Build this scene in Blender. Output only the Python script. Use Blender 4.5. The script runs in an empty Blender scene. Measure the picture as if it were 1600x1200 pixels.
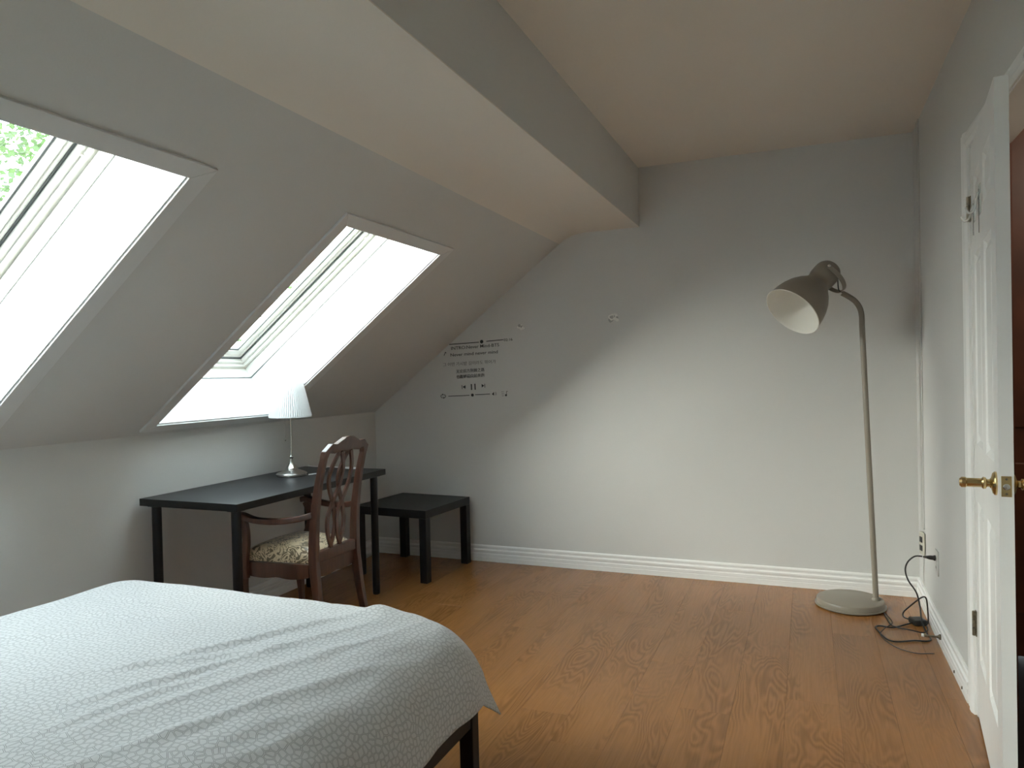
import bpy, math, random
from mathutils import Vector, Matrix, noise

# ------------------------------------------------------------------ camera, sky, exposure
scene = bpy.context.scene
COL = scene.collection
R_ = Vector((0.92573194, 0.37750518, -0.02258791))
U_ = Vector((0.01592906, 0.0207524, 0.99965774))
F_ = Vector((-0.37784473, 0.92577491, -0.01319786))
cd = bpy.data.cameras.new('camera')
cam = bpy.data.objects.new('camera', cd); COL.objects.link(cam)
cam.matrix_world = Matrix(((R_.x, U_.x, -F_.x, 0), (R_.y, U_.y, -F_.y, 0), (R_.z, U_.z, -F_.z, 1.2785), (0, 0, 0, 1)))
cd.sensor_width = 36.0; cd.lens = 1130.96 / 1600 * 36.0
cd.clip_start = 0.02; cd.clip_end = 200
scene.camera = cam

world = bpy.data.worlds.new('sky'); scene.world = world; world.use_nodes = True
wn = world.node_tree; wn.nodes.clear()
wo = wn.nodes.new('ShaderNodeOutputWorld'); wb = wn.nodes.new('ShaderNodeBackground')
wtc = wn.nodes.new('ShaderNodeTexCoord'); wsx = wn.nodes.new('ShaderNodeSeparateXYZ'); wr = wn.nodes.new('ShaderNodeValToRGB')
wn.links.new(wtc.outputs['Generated'], wsx.inputs[0]); wn.links.new(wsx.outputs['Z'], wr.inputs[0])
e = wr.color_ramp.elements                      # bright thin overcast, a little bluer towards the zenith
e[0].position = 0.0; e[0].color = (0.80, 0.86, 0.90, 1)
e[1].position = 1.0; e[1].color = (0.78, 0.90, 1.0, 1)
wn.links.new(wr.outputs[0], wb.inputs[0]); wb.inputs[1].default_value = 14.0
wn.links.new(wb.outputs[0], wo.inputs[0])

# sun behind thin cloud: one wide, soft source from beyond the left roof, behind the camera
sl_ = bpy.data.lights.new('sun', 'SUN'); sl_.energy = 24.0; sl_.angle = math.radians(46); sl_.color = (1.0, 0.95, 0.87)
sun = bpy.data.objects.new('sun', sl_); COL.objects.link(sun)
sun.rotation_euler = Vector((-0.68, -0.64, 0.30)).to_track_quat('Z', 'Y').to_euler()

scene.view_settings.view_transform = 'Standard'
scene.view_settings.look = 'None'
scene.view_settings.gamma = 1.0
scene.view_settings.use_curve_mapping = False
scene.view_settings.exposure = 0.10
scene.cycles.use_denoising = True
scene.cycles.max_bounces = 12; scene.cycles.diffuse_bounces = 8; scene.cycles.transparent_max_bounces = 12
scene.cycles.sample_clamp_indirect = 6.0

# ------------------------------------------------------------------ helpers
def link(o, parent=None):
    COL.objects.link(o)
    if parent is not None: o.parent = parent
    return o

def tag(o, label=None, cat=None, group=None, kind=None):
    if label: o['label'] = label
    if cat: o['category'] = cat
    if group: o['group'] = group
    if kind: o['kind'] = kind
    return o

def empty(name, loc=(0, 0, 0), rz=0.0):
    o = bpy.data.objects.new(name, None); link(o)
    o.location = loc; o.rotation_euler = (0, 0, rz); o.empty_display_size = 0.1
    return o

class MB:
    """collects shapes; build() links them as one mesh object"""
    def __init__(s): s.v = []; s.f = []; s.uv = None
    def add(s, vs, fs):
        b = len(s.v); s.v += [tuple(v) for v in vs]; s.f += [tuple(i + b for i in f) for f in fs]; return s
    def box(s, a, b):
        x0, y0, z0 = a; x1, y1, z1 = b
        return s.add([(x0,y0,z0),(x1,y0,z0),(x1,y1,z0),(x0,y1,z0),(x0,y0,z1),(x1,y0,z1),(x1,y1,z1),(x0,y1,z1)],
                     [(0,3,2,1),(4,5,6,7),(0,1,5,4),(1,2,6,5),(2,3,7,6),(3,0,4,7)])
    def hexa(s, p):
        return s.add(p, [(0,3,2,1),(4,5,6,7),(0,1,5,4),(1,2,6,5),(2,3,7,6),(3,0,4,7)])
    def lathe(s, prof, seg=32, axis=None, origin=(0, 0, 0), caps=True):
        o = Vector(origin)
        if axis is None: ax = Vector((0,0,1)); e1 = Vector((1,0,0))
        else:
            ax = Vector(axis).normalized(); e1 = ax.orthogonal().normalized()
        e2 = ax.cross(e1)
        vs = []
        for r, z in prof:
            for k in range(seg):
                t = 2*math.pi*k/seg
                vs.append(o + ax*z + (e1*math.cos(t) + e2*math.sin(t))*r)
        fs = []
        for i in range(len(prof)-1):
            for k in range(seg):
                k2 = (k+1) % seg
                fs.append((i*seg+k, i*seg+k2, (i+1)*seg+k2, (i+1)*seg+k))
        if caps:
            if prof[0][0] > 1e-6: fs.append(tuple(range(seg))[::-1])
            if prof[-1][0] > 1e-6: fs.append(tuple((len(prof)-1)*seg + k for k in range(seg)))
        return s.add(vs, fs)
    def tube(s, pts, r, seg=10):
        pts = [Vector(p) for p in pts]; n = len(pts)
        rs = r if isinstance(r, (list, tuple)) else [r]*n
        tg = [(pts[min(i+1, n-1)] - pts[max(i-1, 0)]).normalized() for i in range(n)]
        nv = tg[0].orthogonal().normalized(); vs = []
        for i in range(n):
            nv = (nv - tg[i]*nv.dot(tg[i])).normalized(); b = tg[i].cross(nv)
            for k in range(seg):
                t = 2*math.pi*k/seg; vs.append(pts[i] + (nv*math.cos(t) + b*math.sin(t))*rs[i])
        fs = [(i*seg+k, i*seg+(k+1) % seg, (i+1)*seg+(k+1) % seg, (i+1)*seg+k) for i in range(n-1) for k in range(seg)]
        fs.append(tuple(range(seg))[::-1]); fs.append(tuple((n-1)*seg+k for k in range(seg)))
        return s.add(vs, fs)
    def ribbon(s, pts, side, w, d):
        """rectangular section swept along pts; w measured along side, d across it"""
        pts = [Vector(p) for p in pts]; n = len(pts); side = Vector(side).normalized()
        ws = w if isinstance(w, (list, tuple)) else [w]*n
        ds = d if isinstance(d, (list, tuple)) else [d]*n
        vs = []
        for i in range(n):
            t = (pts[min(i+1, n-1)] - pts[max(i-1, 0)]).normalized()
            sd = (side - t*side.dot(t)).normalized(); q = t.cross(sd)
            for a, b in ((-1,-1),(1,-1),(1,1),(-1,1)):
                vs.append(pts[i] + sd*(a*ws[i]/2) + q*(b*ds[i]/2))
        fs = [(i*4+k, i*4+(k+1) % 4, (i+1)*4+(k+1) % 4, (i+1)*4+k) for i in range(n-1) for k in range(4)]
        fs.append((3,2,1,0)); fs.append(tuple((n-1)*4+k for k in range(4)))
        return s.add(vs, fs)
    def extrude(s, poly, fn, t0, t1):
        """closed polygon poly [(a,b)] mapped through fn(a,b,t) at t0 and t1"""
        n = len(poly)
        vs = [fn(a, b, t0) for a, b in poly] + [fn(a, b, t1) for a, b in poly]
        fs = [(i, (i+1) % n, n+(i+1) % n, n+i) for i in range(n)]
        fs.append(tuple(range(n))[::-1]); fs.append(tuple(range(n, 2*n)))
        return s.add(vs, fs)
    def build(s, name, m, parent=None, smooth=False, bevel=0, segs=2, kind=None, loc=None, angle=40):
        me = bpy.data.meshes.new(name); me.from_pydata(s.v, [], s.f); me.validate(); me.update()
        import bmesh
        bm = bmesh.new(); bm.from_mesh(me); bmesh.ops.recalc_face_normals(bm, faces=bm.faces)
        bm.to_mesh(me); bm.free()
        if m is not None: me.materials.append(m)
        if smooth:
            me.polygons.foreach_set('use_smooth', [True]*len(me.polygons))
            try: me.set_sharp_from_angle(angle=math.radians(angle))
            except Exception: pass
        o = bpy.data.objects.new(name, me); link(o, parent)
        if loc is not None: o.location = loc
        if bevel:
            md = o.modifiers.new('bevel', 'BEVEL'); md.width = bevel; md.segments = segs
            md.limit_method = 'ANGLE'; md.angle_limit = math.radians(35); md.harden_normals = False
        if kind: o['kind'] = kind
        return o

def smooth_pts(pts, sub=6):
    P = [Vector(p) for p in pts]; out = []
    for i in range(len(P)-1):
        p0 = P[max(i-1, 0)]; p1 = P[i]; p2 = P[i+1]; p3 = P[min(i+2, len(P)-1)]
        for k in range(sub):
            t = k/sub
            out.append(0.5*((2*p1) + (p2-p0)*t + (2*p0-5*p1+4*p2-p3)*t*t + (3*p1-p0-3*p2+p3)*t**3))
    out.append(P[-1]); return out

# ------------------------------------------------------------------ materials
def mat(name, col, rough=0.6, metal=0.0, spec=0.5, bump=0.0, bscale=80.0, var=0.0, vscale=3.0, sheen=0.0, coat=0.0):
    m = bpy.data.materials.new(name); m.use_nodes = True; nt = m.node_tree; b = nt.nodes['Principled BSDF']
    b.inputs['Base Color'].default_value = (*col, 1); b.inputs['Roughness'].default_value = rough
    b.inputs['Metallic'].default_value = metal; b.inputs['Specular IOR Level'].default_value = spec
    b.inputs['Sheen Weight'].default_value = sheen; b.inputs['Coat Weight'].default_value = coat
    tc = nt.nodes.new('ShaderNodeTexCoord')
    if var:
        n = nt.nodes.new('ShaderNodeTexNoise'); n.inputs['Scale'].default_value = vscale; n.inputs['Detail'].default_value = 5
        nt.links.new(tc.outputs['Object'], n.inputs['Vector'])
        r = nt.nodes.new('ShaderNodeValToRGB')
        r.color_ramp.elements[0].position = 0.3; r.color_ramp.elements[1].position = 0.7
        r.color_ramp.elements[0].color = (*[c*(1-var) for c in col], 1); r.color_ramp.elements[1].color = (*[min(1, c*(1+var)) for c in col], 1)
        nt.links.new(n.outputs[0], r.inputs[0]); nt.links.new(r.outputs[0], b.inputs['Base Color'])
    if bump:
        n2 = nt.nodes.new('ShaderNodeTexNoise'); n2.inputs['Scale'].default_value = bscale; n2.inputs['Detail'].default_value = 4
        nt.links.new(tc.outputs['Object'], n2.inputs['Vector'])
        bp = nt.nodes.new('ShaderNodeBump'); bp.inputs['Strength'].default_value = bump; bp.inputs['Distance'].default_value = 0.004
        nt.links.new(n2.outputs[0], bp.inputs['Height']); nt.links.new(bp.outputs[0], b.inputs['Normal'])
    return m

def math_node(nt, op, a, b=None, c=None):
    n = nt.nodes.new('ShaderNodeMath'); n.operation = op
    for i, x in enumerate((a, b, c)):
        if x is None: continue
        if isinstance(x, (int, float)): n.inputs[i].default_value = x
        else: nt.links.new(x, n.inputs[i])
    return n.outputs[0]

M = {}
M['wall'] = mat('wall_paint', (0.595, 0.590, 0.568), 0.62, spec=0.35, bump=0.08, bscale=140, var=0.015, vscale=1.5)
M['ceiling'] = mat('ceiling_paint', (0.76, 0.71, 0.64), 0.8, spec=0.2, bump=0.06, bscale=120, var=0.012, vscale=1.5)
M['white'] = mat('white_trim_paint', (0.80, 0.80, 0.78), 0.38, spec=0.45, bump=0.05, bscale=60, var=0.02, vscale=6)
M['casing'] = mat('white_casing_paint', (0.66, 0.66, 0.65), 0.45, spec=0.4, bump=0.05, bscale=60, var=0.02, vscale=6)
M['reveal'] = mat('white_reveal_board', (0.66, 0.67, 0.68), 0.55, spec=0.3, var=0.01, vscale=2)
M['sash'] = mat('cream_window_frame', (0.80, 0.79, 0.74), 0.4, spec=0.4, var=0.02, vscale=8)
M['gasket'] = mat('dark_window_gasket', (0.10, 0.11, 0.11), 0.6, var=0.05, vscale=20)
M['black'] = mat('black_brown_wood_foil', (0.008, 0.008, 0.009), 0.42, spec=0.35, bump=0.1, bscale=200, var=0.25, vscale=12)
M['blackmetal'] = mat('black_painted_metal', (0.006, 0.006, 0.008), 0.38, spec=0.3, var=0.1, vscale=10)
M['bedwood'] = mat('dark_bed_frame', (0.012, 0.010, 0.010), 0.5, spec=0.4, var=0.2, vscale=8)
M['lampgrey'] = mat('beige_grey_lamp_enamel', (0.250, 0.218, 0.175), 0.42, spec=0.5, var=0.01, vscale=4)
M['lampwhite'] = mat('white_lamp_inside', (0.78, 0.76, 0.70), 0.45, var=0.01, vscale=4)
M['bulb'] = mat('frosted_bulb_glass', (0.85, 0.84, 0.80), 0.25, var=0.01, vscale=4)
M['nickel'] = mat('brushed_nickel', (0.62, 0.61, 0.58), 0.24, metal=1.0, var=0.04, vscale=30)
M['brass'] = mat('polished_brass', (0.66, 0.50, 0.24), 0.2, metal=1.0, var=0.06, vscale=25)
M['hinge'] = mat('worn_steel_hinge', (0.20, 0.17, 0.12), 0.4, metal=0.8, var=0.5, vscale=60)
M['cable'] = mat('dark_rubber_cable', (0.022, 0.020, 0.018), 0.5, var=0.1, vscale=30)
M['whitecable'] = mat('white_plastic_cable', (0.80, 0.80, 0.78), 0.4, var=0.01, vscale=10)
M['plate'] = mat('painted_wall_plate', (0.52, 0.50, 0.42), 0.45, var=0.03, vscale=20)
M['plate2'] = mat('wall_coloured_plate', (0.53, 0.525, 0.495), 0.5, var=0.02, vscale=20)
M['slot'] = mat('dark_slot', (0.03, 0.03, 0.03), 0.6, var=0.05, vscale=20)
M['label'] = mat('white_sticker', (0.75, 0.74, 0.70), 0.5, var=0.02, vscale=40)
M['decal'] = mat('black_vinyl', (0.022, 0.022, 0.022), 0.5, var=0.05, vscale=20)
M['decalthin'] = mat('dark_grey_vinyl', (0.07, 0.07, 0.068), 0.5, var=0.05, vscale=20)
M['chip'] = mat('bare_plaster_chip', (0.74, 0.73, 0.69), 0.7, bump=0.3, bscale=300, var=0.1, vscale=200)
M['mahogany'] = mat('red_brown_stained_wood', (0.10, 0.028, 0.012), 0.35, spec=0.5, var=0.35, vscale=5)
M['mattress'] = mat('mattress_ticking', (0.65, 0.65, 0.63), 0.85, bump=0.2, bscale=200, var=0.03, vscale=20)
M['bark'] = mat('tree_bark', (0.11, 0.085, 0.06), 0.9, bump=0.5, bscale=30, var=0.3, vscale=8)
M['grass'] = mat('lawn_grass', (0.10, 0.16, 0.05), 0.95, bump=0.4, bscale=20, var=0.3, vscale=2)
M['roofout'] = mat('asphalt_roofing', (0.06, 0.06, 0.062), 0.95, bump=0.4, bscale=120, var=0.3, vscale=30)

def plastic_clear():
    m = mat('clear_plastic', (0.85, 0.85, 0.82), 0.15, var=0.01, vscale=10)
    b = m.node_tree.nodes['Principled BSDF']; b.inputs['Alpha'].default_value = 0.45
    return m
M['clear'] = plastic_clear()

def glass_mat():
    m = bpy.data.materials.new('window_glass'); m.use_nodes = True; nt = m.node_tree; nt.nodes.clear()
    o = nt.nodes.new('ShaderNodeOutputMaterial'); mx = nt.nodes.new('ShaderNodeMixShader')
    t = nt.nodes.new('ShaderNodeBsdfTransparent'); g = nt.nodes.new('ShaderNodeBsdfGlossy'); f = nt.nodes.new('ShaderNodeLayerWeight')
    t.inputs[0].default_value = (0.93, 0.96, 0.95, 1); g.inputs['Roughness'].default_value = 0.02
    fr_ = math_node(nt, 'MULTIPLY_ADD', math_node(nt, 'POWER', f.outputs['Facing'], 5.0), 0.9, 0.03)
    nt.links.new(fr_, mx.inputs[0]); nt.links.new(t.outputs[0], mx.inputs[1]); nt.links.new(g.outputs[0], mx.inputs[2])
    nt.links.new(mx.outputs[0], o.inputs[0]); return m
M['glass'] = glass_mat()

def leaf_mat():
    m = mat('green_leaves', (0.045, 0.085, 0.028), 0.6, var=0.35, vscale=3)
    nt = m.node_tree; b = nt.nodes['Principled BSDF']
    tr = nt.nodes.new('ShaderNodeBsdfTranslucent'); tr.inputs[0].default_value = (0.075, 0.14, 0.035, 1)
    mx = nt.nodes.new('ShaderNodeMixShader'); mx.inputs[0].default_value = 0.5
    out = [n for n in nt.nodes if n.type == 'OUTPUT_MATERIAL'][0]
    nt.links.new(b.outputs[0], mx.inputs[1]); nt.links.new(tr.outputs[0], mx.inputs[2]); nt.links.new(mx.outputs[0], out.inputs[0])
    return m
M['leaf'] = leaf_mat()

def floor_mat():
    m = bpy.data.materials.new('oak_laminate'); m.use_nodes = True; nt = m.node_tree; b = nt.nodes['Principled BSDF']
    L = nt.links; N = nt.nodes
    tc = N.new('ShaderNodeTexCoord'); oi = N.new('ShaderNodeObjectInfo')
    off = N.new('ShaderNodeVectorMath'); off.operation = 'SCALE'; off.inputs[0].default_value = (37.0, 91.0, 13.0)
    L.new(oi.outputs['Random'], off.inputs['Scale'])
    ad = N.new('ShaderNodeVectorMath'); ad.operation = 'ADD'; L.new(tc.outputs['Object'], ad.inputs[0]); L.new(off.outputs[0], ad.inputs[1])
    mp = N.new('ShaderNodeMapping'); mp.inputs['Scale'].default_value = (7.5, 1.35, 1.0); L.new(ad.outputs[0], mp.inputs[0])
    n1 = N.new('ShaderNodeTexNoise'); n1.inputs['Scale'].default_value = 1.0; n1.inputs['Detail'].default_value = 2.2; n1.inputs['Roughness'].default_value = 0.45
    n1.inputs['Distortion'].default_value = 0.35
    L.new(mp.outputs[0], n1.inputs['Vector'])
    # contour bands of the noise field = cathedral figure
    sn = math_node(nt, 'SINE', math_node(nt, 'MULTIPLY', n1.outputs[0], 150.0))
    band = math_node(nt, 'MULTIPLY_ADD', sn, 0.5, 0.5)
    # figure strong only in patches
    mp2 = N.new('ShaderNodeMapping'); mp2.inputs['Scale'].default_value = (6.0, 1.6, 1.0); L.new(ad.outputs[0], mp2.inputs[0])
    n3 = N.new('ShaderNodeTexNoise'); n3.inputs['Scale'].default_value = 1.0; n3.inputs['Detail'].default_value = 1.0; L.new(mp2.outputs[0], n3.inputs['Vector'])
    msk = N.new('ShaderNodeValToRGB'); msk.color_ramp.elements[0].position = 0.42; msk.color_ramp.elements[1].position = 0.60
    msk.color_ramp.elements[0].color = (0.12,)*3 + (1,); L.new(n3.outputs[0], msk.inputs[0])
    fig = math_node(nt, 'MULTIPLY', band, msk.outputs[0])
    # fine straight fibres
    mp3 = N.new('ShaderNodeMapping'); mp3.inputs['Scale'].default_value = (160.0, 5.0, 1.0); L.new(ad.outputs[0], mp3.inputs[0])
    n4 = N.new('ShaderNodeTexNoise'); n4.inputs['Scale'].default_value = 1.0; n4.inputs['Detail'].default_value = 3; L.new(mp3.outputs[0], n4.inputs['Vector'])
    val = math_node(nt, 'MULTIPLY_ADD', n4.outputs[0], 0.55, math_node(nt, 'MULTIPLY', fig, 0.36))
    r = N.new('ShaderNodeValToRGB'); L.new(val, r.inputs[0])
    r.color_ramp.elements[0].position = 0.12; r.color_ramp.elements[0].color = (0.325, 0.142, 0.042, 1)
    r.color_ramp.elements[1].position = 0.85; r.color_ramp.elements[1].color = (0.180, 0.071, 0.019, 1)
    hs = N.new('ShaderNodeHueSaturation'); L.new(r.outputs[0], hs.inputs['Color'])
    v2 = math_node(nt, 'MULTIPLY_ADD', oi.outputs['Random'], 0.08, 0.96); L.new(v2, hs.inputs['Value'])
    L.new(hs.outputs[0], b.inputs['Base Color'])
    b.inputs['Roughness'].default_value = 0.24; b.inputs['Specular IOR Level'].default_value = 0.42
    bp = N.new('ShaderNodeBump'); bp.inputs['Strength'].default_value = 0.05; bp.inputs['Distance'].default_value = 0.002
    L.new(val, bp.inputs['Height']); L.new(bp.outputs[0], b.inputs['Normal'])
    return m
M['floor'] = floor_mat()

def chairwood():
    m = bpy.data.materials.new('cherry_chair_wood'); m.use_nodes = True; nt = m.node_tree; b = nt.nodes['Principled BSDF']
    tc = nt.nodes.new('ShaderNodeTexCoord'); mp = nt.nodes.new('ShaderNodeMapping'); mp.inputs['Scale'].default_value = (40, 40, 6)
    n = nt.nodes.new('ShaderNodeTexNoise'); n.inputs['Scale'].default_value = 1; n.inputs['Detail'].default_value = 5
    nt.links.new(tc.outputs['Object'], mp.inputs[0]); nt.links.new(mp.outputs[0], n.inputs['Vector'])
    r = nt.nodes.new('ShaderNodeValToRGB'); nt.links.new(n.outputs[0], r.inputs[0])
    r.color_ramp.elements[0].position = 0.3; r.color_ramp.elements[0].color = (0.050, 0.018, 0.011, 1)
    r.color_ramp.elements[1].position = 0.75; r.color_ramp.elements[1].color = (0.115, 0.043, 0.024, 1)
    nt.links.new(r.outputs[0], b.inputs['Base Color']); b.inputs['Roughness'].default_value = 0.28
    b.inputs['Coat Weight'].default_value = 0.3; b.inputs['Coat Roughness'].default_value = 0.2
    return m
M['chair'] = chairwood()

def floral():
    m = bpy.data.materials.new('floral_seat_fabric'); m.use_nodes = True; nt = m.node_tree; b = nt.nodes['Principled BSDF']
    tc = nt.nodes.new('ShaderNodeTexCoord')
    n = nt.nodes.new('ShaderNodeTexNoise'); n.inputs['Scale'].default_value = 13; n.inputs['Detail'].default_value = 1.5; n.inputs['Distortion'].default_value = 2.2
    nt.links.new(tc.outputs['Object'], n.inputs['Vector'])
    sn = math_node(nt, 'SINE', math_node(nt, 'MULTIPLY', n.outputs[0], 34.0))
    n2 = nt.nodes.new('ShaderNodeTexNoise'); n2.inputs['Scale'].default_value = 14; nt.links.new(tc.outputs['Object'], n2.inputs['Vector'])
    v = math_node(nt, 'MULTIPLY_ADD', sn, 0.28, n2.outputs[0])
    r = nt.nodes.new('ShaderNodeValToRGB'); nt.links.new(v, r.inputs[0])
    r.color_ramp.elements[0].position = 0.54; r.color_ramp.elements[0].color = (0.70, 0.56, 0.36, 1)
    r.color_ramp.elements[1].position = 0.64; r.color_ramp.elements[1].color = (0.16, 0.11, 0.055, 1)
    nt.links.new(r.outputs[0], b.inputs['Base Color']); b.inputs['Roughness'].default_value = 0.42; b.inputs['Sheen Weight'].default_value = 0.3
    return m
M['floral'] = floral()

def pebble_cloth():
    m = bpy.data.materials.new('pebble_print_cotton'); m.use_nodes = True; nt = m.node_tree; b = nt.nodes['Principled BSDF']
    uv = nt.nodes.new('ShaderNodeUVMap'); uv.uv_map = 'cloth'
    wv = nt.nodes.new('ShaderNodeTexNoise'); wv.inputs['Scale'].default_value = 40; wv.inputs['Detail'].default_value = 0
    nt.links.new(uv.outputs[0], wv.inputs['Vector'])
    sc = nt.nodes.new('ShaderNodeVectorMath'); sc.operation = 'SCALE'; sc.inputs['Scale'].default_value = 0.006; nt.links.new(wv.outputs['Color'], sc.inputs[0])
    ad = nt.nodes.new('ShaderNodeVectorMath'); ad.operation = 'ADD'; nt.links.new(uv.outputs[0], ad.inputs[0]); nt.links.new(sc.outputs[0], ad.inputs[1])
    vo = nt.nodes.new('ShaderNodeTexVoronoi'); vo.feature = 'DISTANCE_TO_EDGE'; vo.voronoi_dimensions = '2D'; vo.inputs['Scale'].default_value = 60
    vo.inputs['Randomness'].default_value = 0.75
    nt.links.new(ad.outputs[0], vo.inputs['Vector'])
    r = nt.nodes.new('ShaderNodeValToRGB'); nt.links.new(vo.outputs['Distance'], r.inputs[0])
    cr = r.color_ramp; base = (0.575, 0.57, 0.56, 1); ink = (0.12, 0.125, 0.115, 1)
    cr.elements[0].position = 0.045; cr.elements[0].color = base
    cr.elements[1].position = 0.064; cr.elements[1].color = ink
    e = cr.elements.new(0.090); e.color = ink
    e = cr.elements.new(0.112); e.color = base
    nt.links.new(r.outputs[0], b.inputs['Base Color']); b.inputs['Roughness'].default_value = 0.85; b.inputs['Sheen Weight'].default_value = 0.15
    b.inputs['Specular IOR Level'].default_value = 0.2
    n2 = nt.nodes.new('ShaderNodeTexNoise'); n2.inputs['Scale'].default_value = 9; n2.inputs['Detail'].default_value = 6; nt.links.new(uv.outputs[0], n2.inputs['Vector'])
    bp = nt.nodes.new('ShaderNodeBump'); bp.inputs['Strength'].default_value = 0.35; bp.inputs['Distance'].default_value = 0.012
    nt.links.new(n2.outputs[0], bp.inputs['Height']); nt.links.new(bp.outputs[0], b.inputs['Normal'])
    return m
M['pebble'] = pebble_cloth()

def pleat_mat():
    m = mat('white_pleated_fabric', (0.84, 0.84, 0.84), 0.8, var=0.01, vscale=30)
    nt = m.node_tree; b = nt.nodes['Principled BSDF']
    tr = nt.nodes.new('ShaderNodeBsdfTranslucent'); tr.inputs[0].default_value = (0.82, 0.82, 0.82, 1)
    mx = nt.nodes.new('ShaderNodeMixShader'); mx.inputs[0].default_value = 0.45
    out = [n for n in nt.nodes if n.type == 'OUTPUT_MATERIAL'][0]
    nt.links.new(b.outputs[0], mx.inputs[1]); nt.links.new(tr.outputs[0], mx.inputs[2]); nt.links.new(mx.outputs[0], out.inputs[0])
    return m
M['pleat'] = pleat_mat()

# ------------------------------------------------------------------ room
XR, YB, H = 0.555, 4.522, 2.555
XB, ZB = -0.960, 2.184
XK, XL, ZK = -1.4095, -2.932, 1.028
YN = -1.3                                        # wall behind the camera
U3 = Vector((XK-XL, 0, ZB-ZK)); LS = U3.length; U3.normalize()
N3 = Vector((-U3.z, 0, U3.x))
Q0 = Vector((XL, 0, ZK))
def S(u, n, y): return Q0 + U3*u + N3*n + Vector((0, y, 0))
def sbox(mb, u0, u1, n0, n1, y0, y1):
    return mb.hexa([S(u0,n0,y0), S(u1,n0,y0), S(u1,n0,y1), S(u0,n0,y1), S(u0,n1,y0), S(u1,n1,y0), S(u1,n1,y1), S(u0,n1,y1)])
def st(name, mb, m, **k): return mb.build(name, m, kind='structure', **k)

st('wall_back', MB().box((XL-0.2, YB, -0.1), (XR+0.3, YB+0.15, H+0.2)), M['wall'])
FX0, FX1, FZ0, FZ1 = -1.58, -1.00, 0.95, 1.96      # unseen window added behind the camera to let in extra daylight
st('wall_front', MB().box((XL-0.2, YN-0.15, -0.1), (FX0, YN, H+0.2)).box((FX1, YN-0.15, -0.1), (XR+0.15, YN, H+0.2))
   .box((FX0, YN-0.15, -0.1), (FX1, YN, FZ0)).box((FX0, YN-0.15, FZ1), (FX1, YN, H+0.2)), M['wall'])
fw = empty('window_3', ((FX0+FX1)/2, YN-0.05, (FZ0+FZ1)/2)); tag(fw, kind='structure')
hx, hz = (FX1-FX0)/2, (FZ1-FZ0)/2
for a_, b__ in (((-hx, -0.03, -hz), (hx, 0.03, -hz+0.05)), ((-hx, -0.03, hz-0.05), (hx, 0.03, hz)), ((-hx, -0.03, -hz+0.05), (-hx+0.05, 0.03, hz-0.05)),
               ((hx-0.05, -0.03, -hz+0.05), (hx, 0.03, hz-0.05)), ((-0.03, -0.03, -hz+0.05), (0.03, 0.03, hz-0.05))):
    MB().box(a_, b__).build('frame_rail', M['white'], fw, bevel=0.002)
for a_, b__ in ((-hx+0.05, -0.03), (0.03, hx-0.05)):
    MB().box((a_, -0.003, -hz+0.05), (b__, 0.003, hz-0.05)).build('glass_pane', M['glass'], fw)
st('wall_left', MB().box((XL-0.15, YN, -0.1), (XL, YB, ZK)), M['wall'])
DY0, DY1, DZ = 2.285, 3.055, 2.06               # doorway in the right wall
st('wall_right', MB().box((XR, DY1, -0.1), (XR+0.12, YB, H+0.2)).box((XR, YN, -0.1), (XR+0.12, DY0, H+0.2))
   .box((XR, DY0, DZ), (XR+0.12, DY1, H+0.2)), M['wall'])
st('ceiling', MB().box((XB, YN, H), (XR, YB, H+0.15)), M['ceiling'])
# dropped beam and the low white ceiling with its rounded bend into the slope
st('wall_beam', MB().box((XB-0.10, YN, ZB+0.004), (XB, YB, H+0.15)), M['wall'])
ARC = 0.10
def arc_pts():
    th = math.atan2(U3.z, U3.x); r = ARC/math.tan(th/2) if False else ARC/ math.tan((math.pi-th)/2)
    # circle tangent to slope at LS-ARC and to the flat at +ARC
    p0 = S(LS-ARC, 0, 0); p2 = Vector((XK+ARC, 0, ZB)); p1 = Vector((XK, 0, ZB)); out = []
    for k in range(9):
        t = k/8; q = p0*(1-t)**2 + p1*2*t*(1-t) + p2*t*t; out.append((q.x, q.z))
    return out
ap = arc_pts()
poly = ap + [(XB-0.0005, ZB), (XB-0.0005, ZB+0.12), (XK-0.1, ZB+0.25), (ap[0][0]+N3.x*0.3, ap[0][1]+N3.z*0.3)]
st('ceiling_low', MB().extrude(poly, lambda a, b, t: (a, t, b), YN, YB), M['ceiling'], smooth=True, angle=30)

# skylight openings: inner opening, reveals 0.26 deep, casings on the slope
WINS = [(0.892, 1.700), (2.538, 3.347)]
UO0, UO1 = 0.095, 1.462
sl = MB(); TH = 0.40
B = 0.014
ys = [YN] + [w for ab in WINS for w in ab] + [YB]
UE = LS-ARC
for (a, b_) in [(YN, WINS[0][0]-B), (WINS[0][1]+B, WINS[1][0]-B), (WINS[1][1]+B, YB)]:
    sbox(sl, 0, UE, 0, TH, a, b_)
for (a, b_) in WINS:
    sbox(sl, 0, UO0-B, 0, TH, a-B, b_+B); sbox(sl, UO1+B, UE, 0, TH, a-B, b_+B)
st('ceiling_slope', sl, M['wall'])
st('wall_eave', MB().extrude([(XL, ZK), (XL-0.15, ZK), (XL-0.15, ZK+0.05), (XL+N3.x*TH, ZK+N3.z*TH)], lambda a, b, t: (a, t, b), YN, YB), M['roofout'])

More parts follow.
